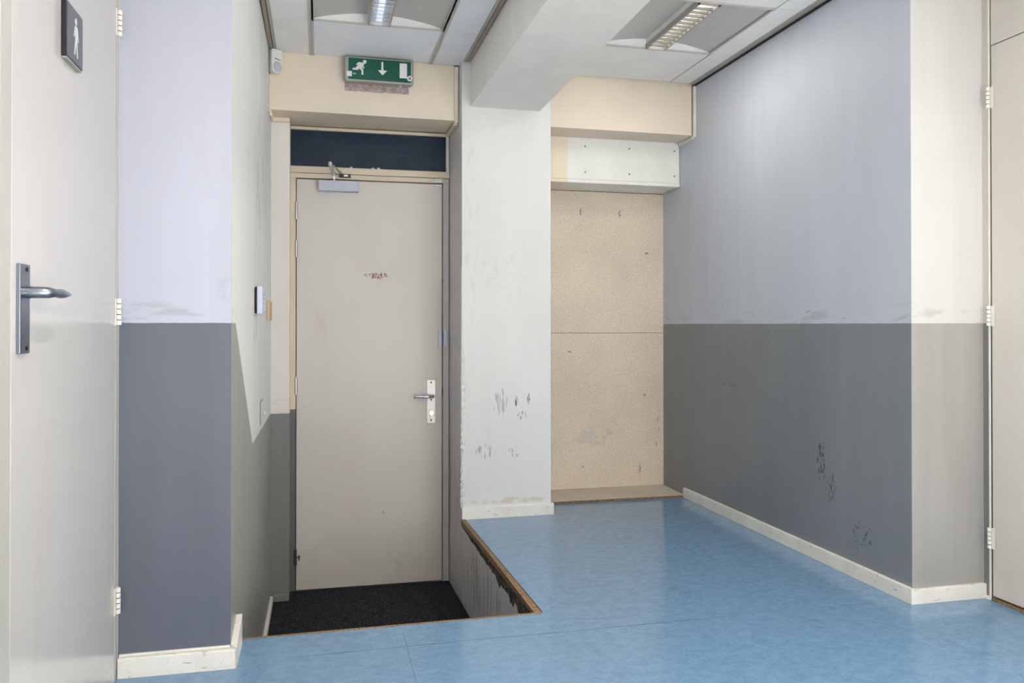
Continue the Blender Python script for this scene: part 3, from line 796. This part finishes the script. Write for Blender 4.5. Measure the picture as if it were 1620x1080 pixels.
def ragged():
    b = B(); n = 130; m = 5; rows = []
    for i in range(n + 1):
        u = i / n; y = 4.05 + (2.70 - 4.05) * u
        xw = .7165 + (.7445 - .7165) * u - .001
        depth = .016 + .062 * min(1, u * 1.6) * (.55 + .9 * abs(mnoise.noise(Vector((y * 9, 0, 3)))) + .35 * mnoise.noise(Vector((y * 40, 5, 0)))) + (.04 if u > .90 else 0) * (u - .9) * 10
        row = []
        for k in range(m + 1):
            v = k / m
            z = -.021 - depth * v
            x = xw - .004 + .004 * v - .007 * (1 - v) ** .5 * (0.4 + abs(mnoise.noise(Vector((y * 45, z * 60, 1))))) * (0 if k == m else 1)
            row.append(b.verts.new((x, y, z)))
        rows.append(row)
    for a, c in zip(rows, rows[1:]):
        for k in range(m): b.faces.new((a[k], a[k + 1], c[k + 1], c[k]))
    bmesh.ops.recalc_face_normals(b, faces=b.faces)
    return b
obj('crumbled_edge', ragged(), 'ragged', floor, label='dark crumbling underside of the floor edge')

# ------------------------------------------------------------------ door mat on the landing
b = B(); N = 60
prism(b, [(-.2265, 2.80), (.735, 2.80), (.7035, 4.424), (-.1500, 4.4415), (-.1500, 4.294), (-.2265, 4.294)], PZ + .0004, PZ + .010)
o = obj('door_mat', b, 'mat'); o['label'] = 'speckled black mat filling the sunken landing before the exit door'; o['category'] = 'mat'

# ------------------------------------------------------------------ exit sign
t = thing('exit_sign', 'green emergency exit sign with running man, down arrow and doorway', 'sign', (.29, 4.15, 2.28))
b = B(); box(b, .124, .463, 4.106, 4.1500, 2.2290, 2.3480, .006, 3); obj('housing', b, 'housing', t, True)
b = B(); box(b, .121, .466, 4.094, 4.1050, 2.2250, 2.3520, .008, 3); obj('bezel', b, 'housing', t, True)
sy = 4.0935; sx0, sx1, sz0, sz1 = .1415, .4540, 2.2365, 2.3440
b = B(); box(b, sx0, sx1, sy, sy + .003, sz0, sz1); fc = obj('face', b, 'green', t)
sc = (sx1 - sx0) / 1155.0        # photo-crop units: face runs 225..1380 across, 150..~520 down
def SP(pts):                      # crop coordinates with the sign's slope taken out
    return [((px - 228) * sc, (sz1 - sz0) - (py - 148 - (px - 228) * .050) * sc * 1.0) for px, py in pts]
def print_shape(pts, m='sign_white', nm='pictogram', tk=.0006):
    b = B(); extr(b, SP(pts), (sx0, sy - .0001, sz0), (1, 0, 0), (0, 0, 1), (0, -1, 0), tk); return obj(nm, b, m, fc)
b = B()
def addp(pts): extr(b, SP(pts), (sx0, sy - .0001, sz0), (1, 0, 0), (0, 0, 1), (0, -1, 0), .0006)
addp([(524 + 34 * math.cos(a), 224 + 36 * math.sin(a)) for a in [k * math.pi / 10 for k in range(20)]])
addp([(412, 232), (480, 240), (512, 262), (505, 292), (462, 332), (498, 372), (500, 466), (464, 464), (466, 392), (424, 352), (398, 378), (302, 374), (302, 342), (352, 340), (424, 266), (394, 288), (362, 278)])
addp([(470, 298), (484, 300), (520, 328), (508, 352), (466, 324)])
obj('running_figure', b, 'sign_white', fc)
print_shape([(832, 218), (866, 220), (868, 378), (938, 384), (852, 468), (768, 376), (832, 376)], nm='arrow')
print_shape([(1172, 234), (1310, 240), (1310, 520), (1172, 512)], nm='doorway')
print_shape([(306, 432), (366, 434), (366, 462), (306, 460)], 'sign_mint', 'small_print')
def sticker(px, py, r):
    b = B(); b_pts = SP([(px + r * math.cos(a), py + r * math.sin(a)) for a in [k * math.pi / 12 for k in range(24)]])
    extr(b, b_pts, (sx0, sy - .0008, sz0), (1, 0, 0), (0, 0, 1), (0, -1, 0), .0005); s = obj('round_sticker', b, 'sign_white', fc)
    b = B()
    for q in ([(-30, -22), (-22, -30), (30, 22), (22, 30)], [(22, -28), (30, -20), (-20, 30), (-28, 22)]):
        extr(b, SP([(px + c[0], py + c[1]) for c in q]), (sx0, sy - .0014, sz0), (1, 0, 0), (0, 0, 1), (0, -1, 0), .0003)
    b2 = b; o = obj('cross_mark', b2, 'ink', t)
sticker(1362, 520, 52)
print_shape([(196, 400), (292, 404), (288, 500), (196, 496)], nm='square_sticker', tk=.0009)
b = B(); tube(b, [(.404, 4.12, 2.2285), (.404, 4.12, 2.2215)], .006, 12); obj('test_lamp', b, 'plastic', t)

# ------------------------------------------------------------------ corner movement detector
t = thing('motion_detector', 'white corner motion detector under the ceiling left of the exit sign', 'sensor', (-.224, 4.13, 2.30))
d = B()
prof = []
pw = .027
outline = [(-pw, .118)] + [(pw, .118)] + [(pw, .022)] + [(pw * math.cos(a), .022 + -.022 * math.sin(a)) for a in [k * math.pi / 12 for k in range(1, 12)]] + [(-pw, .022)]
u = Vector((math.cos(R(-18)), math.sin(R(-18)), 0)); nn = Vector((u.y, -u.x, 0)); 
nrm = Vector((-math.sin(R(26)) * -1, -math.cos(R(26)), 0))
base = Vector((-.2165, 4.118, 2.238))
uu = Vector((math.cos(R(26)), math.sin(R(26)), 0)); nrm = Vector((math.sin(R(26)), -math.cos(R(26)), 0))
extr(d, outline, base, uu, (0, 0, 1), nrm, .030)
bmesh.ops.bevel(d, geom=[e for e in d.edges], offset=.0025, segments=2, affect='EDGES')
bd = obj('body', d, 'plastic', t, True)
b = B(); bmesh.ops.create_uvsphere(b, u_segments=24, v_segments=14, radius=1)
for v in b.verts: v.co = base + nrm * (.0300 + v.co.y * .010) + uu * (.002 + v.co.x * .0195) + Vector((0, 0, .033 + v.co.z * .027))
obj('lens', b, 'lens', bd, True)
b = B(); extr(b, [(-.012, .070), (.018, .064), (.018, .067), (-.012, .0735)], base + nrm * .0301, uu, (0, 0, 1), nrm, .001); obj('slot', b, 'dark', bd)

# ------------------------------------------------------------------ keypad, tan block, switch cover on the niche wall
t = thing('alarm_keypad', 'white alarm keypad on the left niche wall', 'keypad', (-.244, 3.34, 1.10))
b = B(); box(b, -.2445, -.238, 3.285, 3.415, 1.046, 1.150, .001); obj('back_plate', b, 'gap', t)
b = B(); box(b, -.2378, -.216, 3.285, 3.415, 1.043, 1.153, .004, 3); bd = obj('body', b, 'plastic_cool', t, True)
b = B(); box(b, -.2162, -.2150, 3.345, 3.405, 1.128, 1.146); obj('display', b, 'sign_white', bd)
for r_ in range(4):
    for c_ in range(3):
        b = B(); y = 3.352 + c_ * .020; z = 1.108 - r_ * .017
        box(b, -.2162, -.2140, y, y + .014, z, z + .010, .001); obj('key', b, 'sign_white', bd)
b = B(); box(b, -.2430, -.2330, 4.02, 4.24, 1.024, 1.118, .002)
t = obj('wall_block', b, 'tan'); t['label'] = 'bare tan wooden block on the niche wall beside the keypad'; t['category'] = 'block'
t = thing('wall_cover', 'flat white cover plate with a screw low on the niche wall', 'cover plate', (-.243, 3.68, .62))
b = B(); box(b, -.2430, -.2405, 3.60, 3.735, .575, .667, .001); obj('plate', b, 'plastic', t)
b = B(); box(b, -.2437, -.2425, 3.592, 3.743, .570, .672); obj('shadow_rim', b, 'angle', t)
b = B(); tube(b, [(-.2435, 3.80, .600), (-.2350, 3.80, .600)], .007, 12); obj('screw', b, 'sign_white', t, True)

bpy.context.view_layer.update()
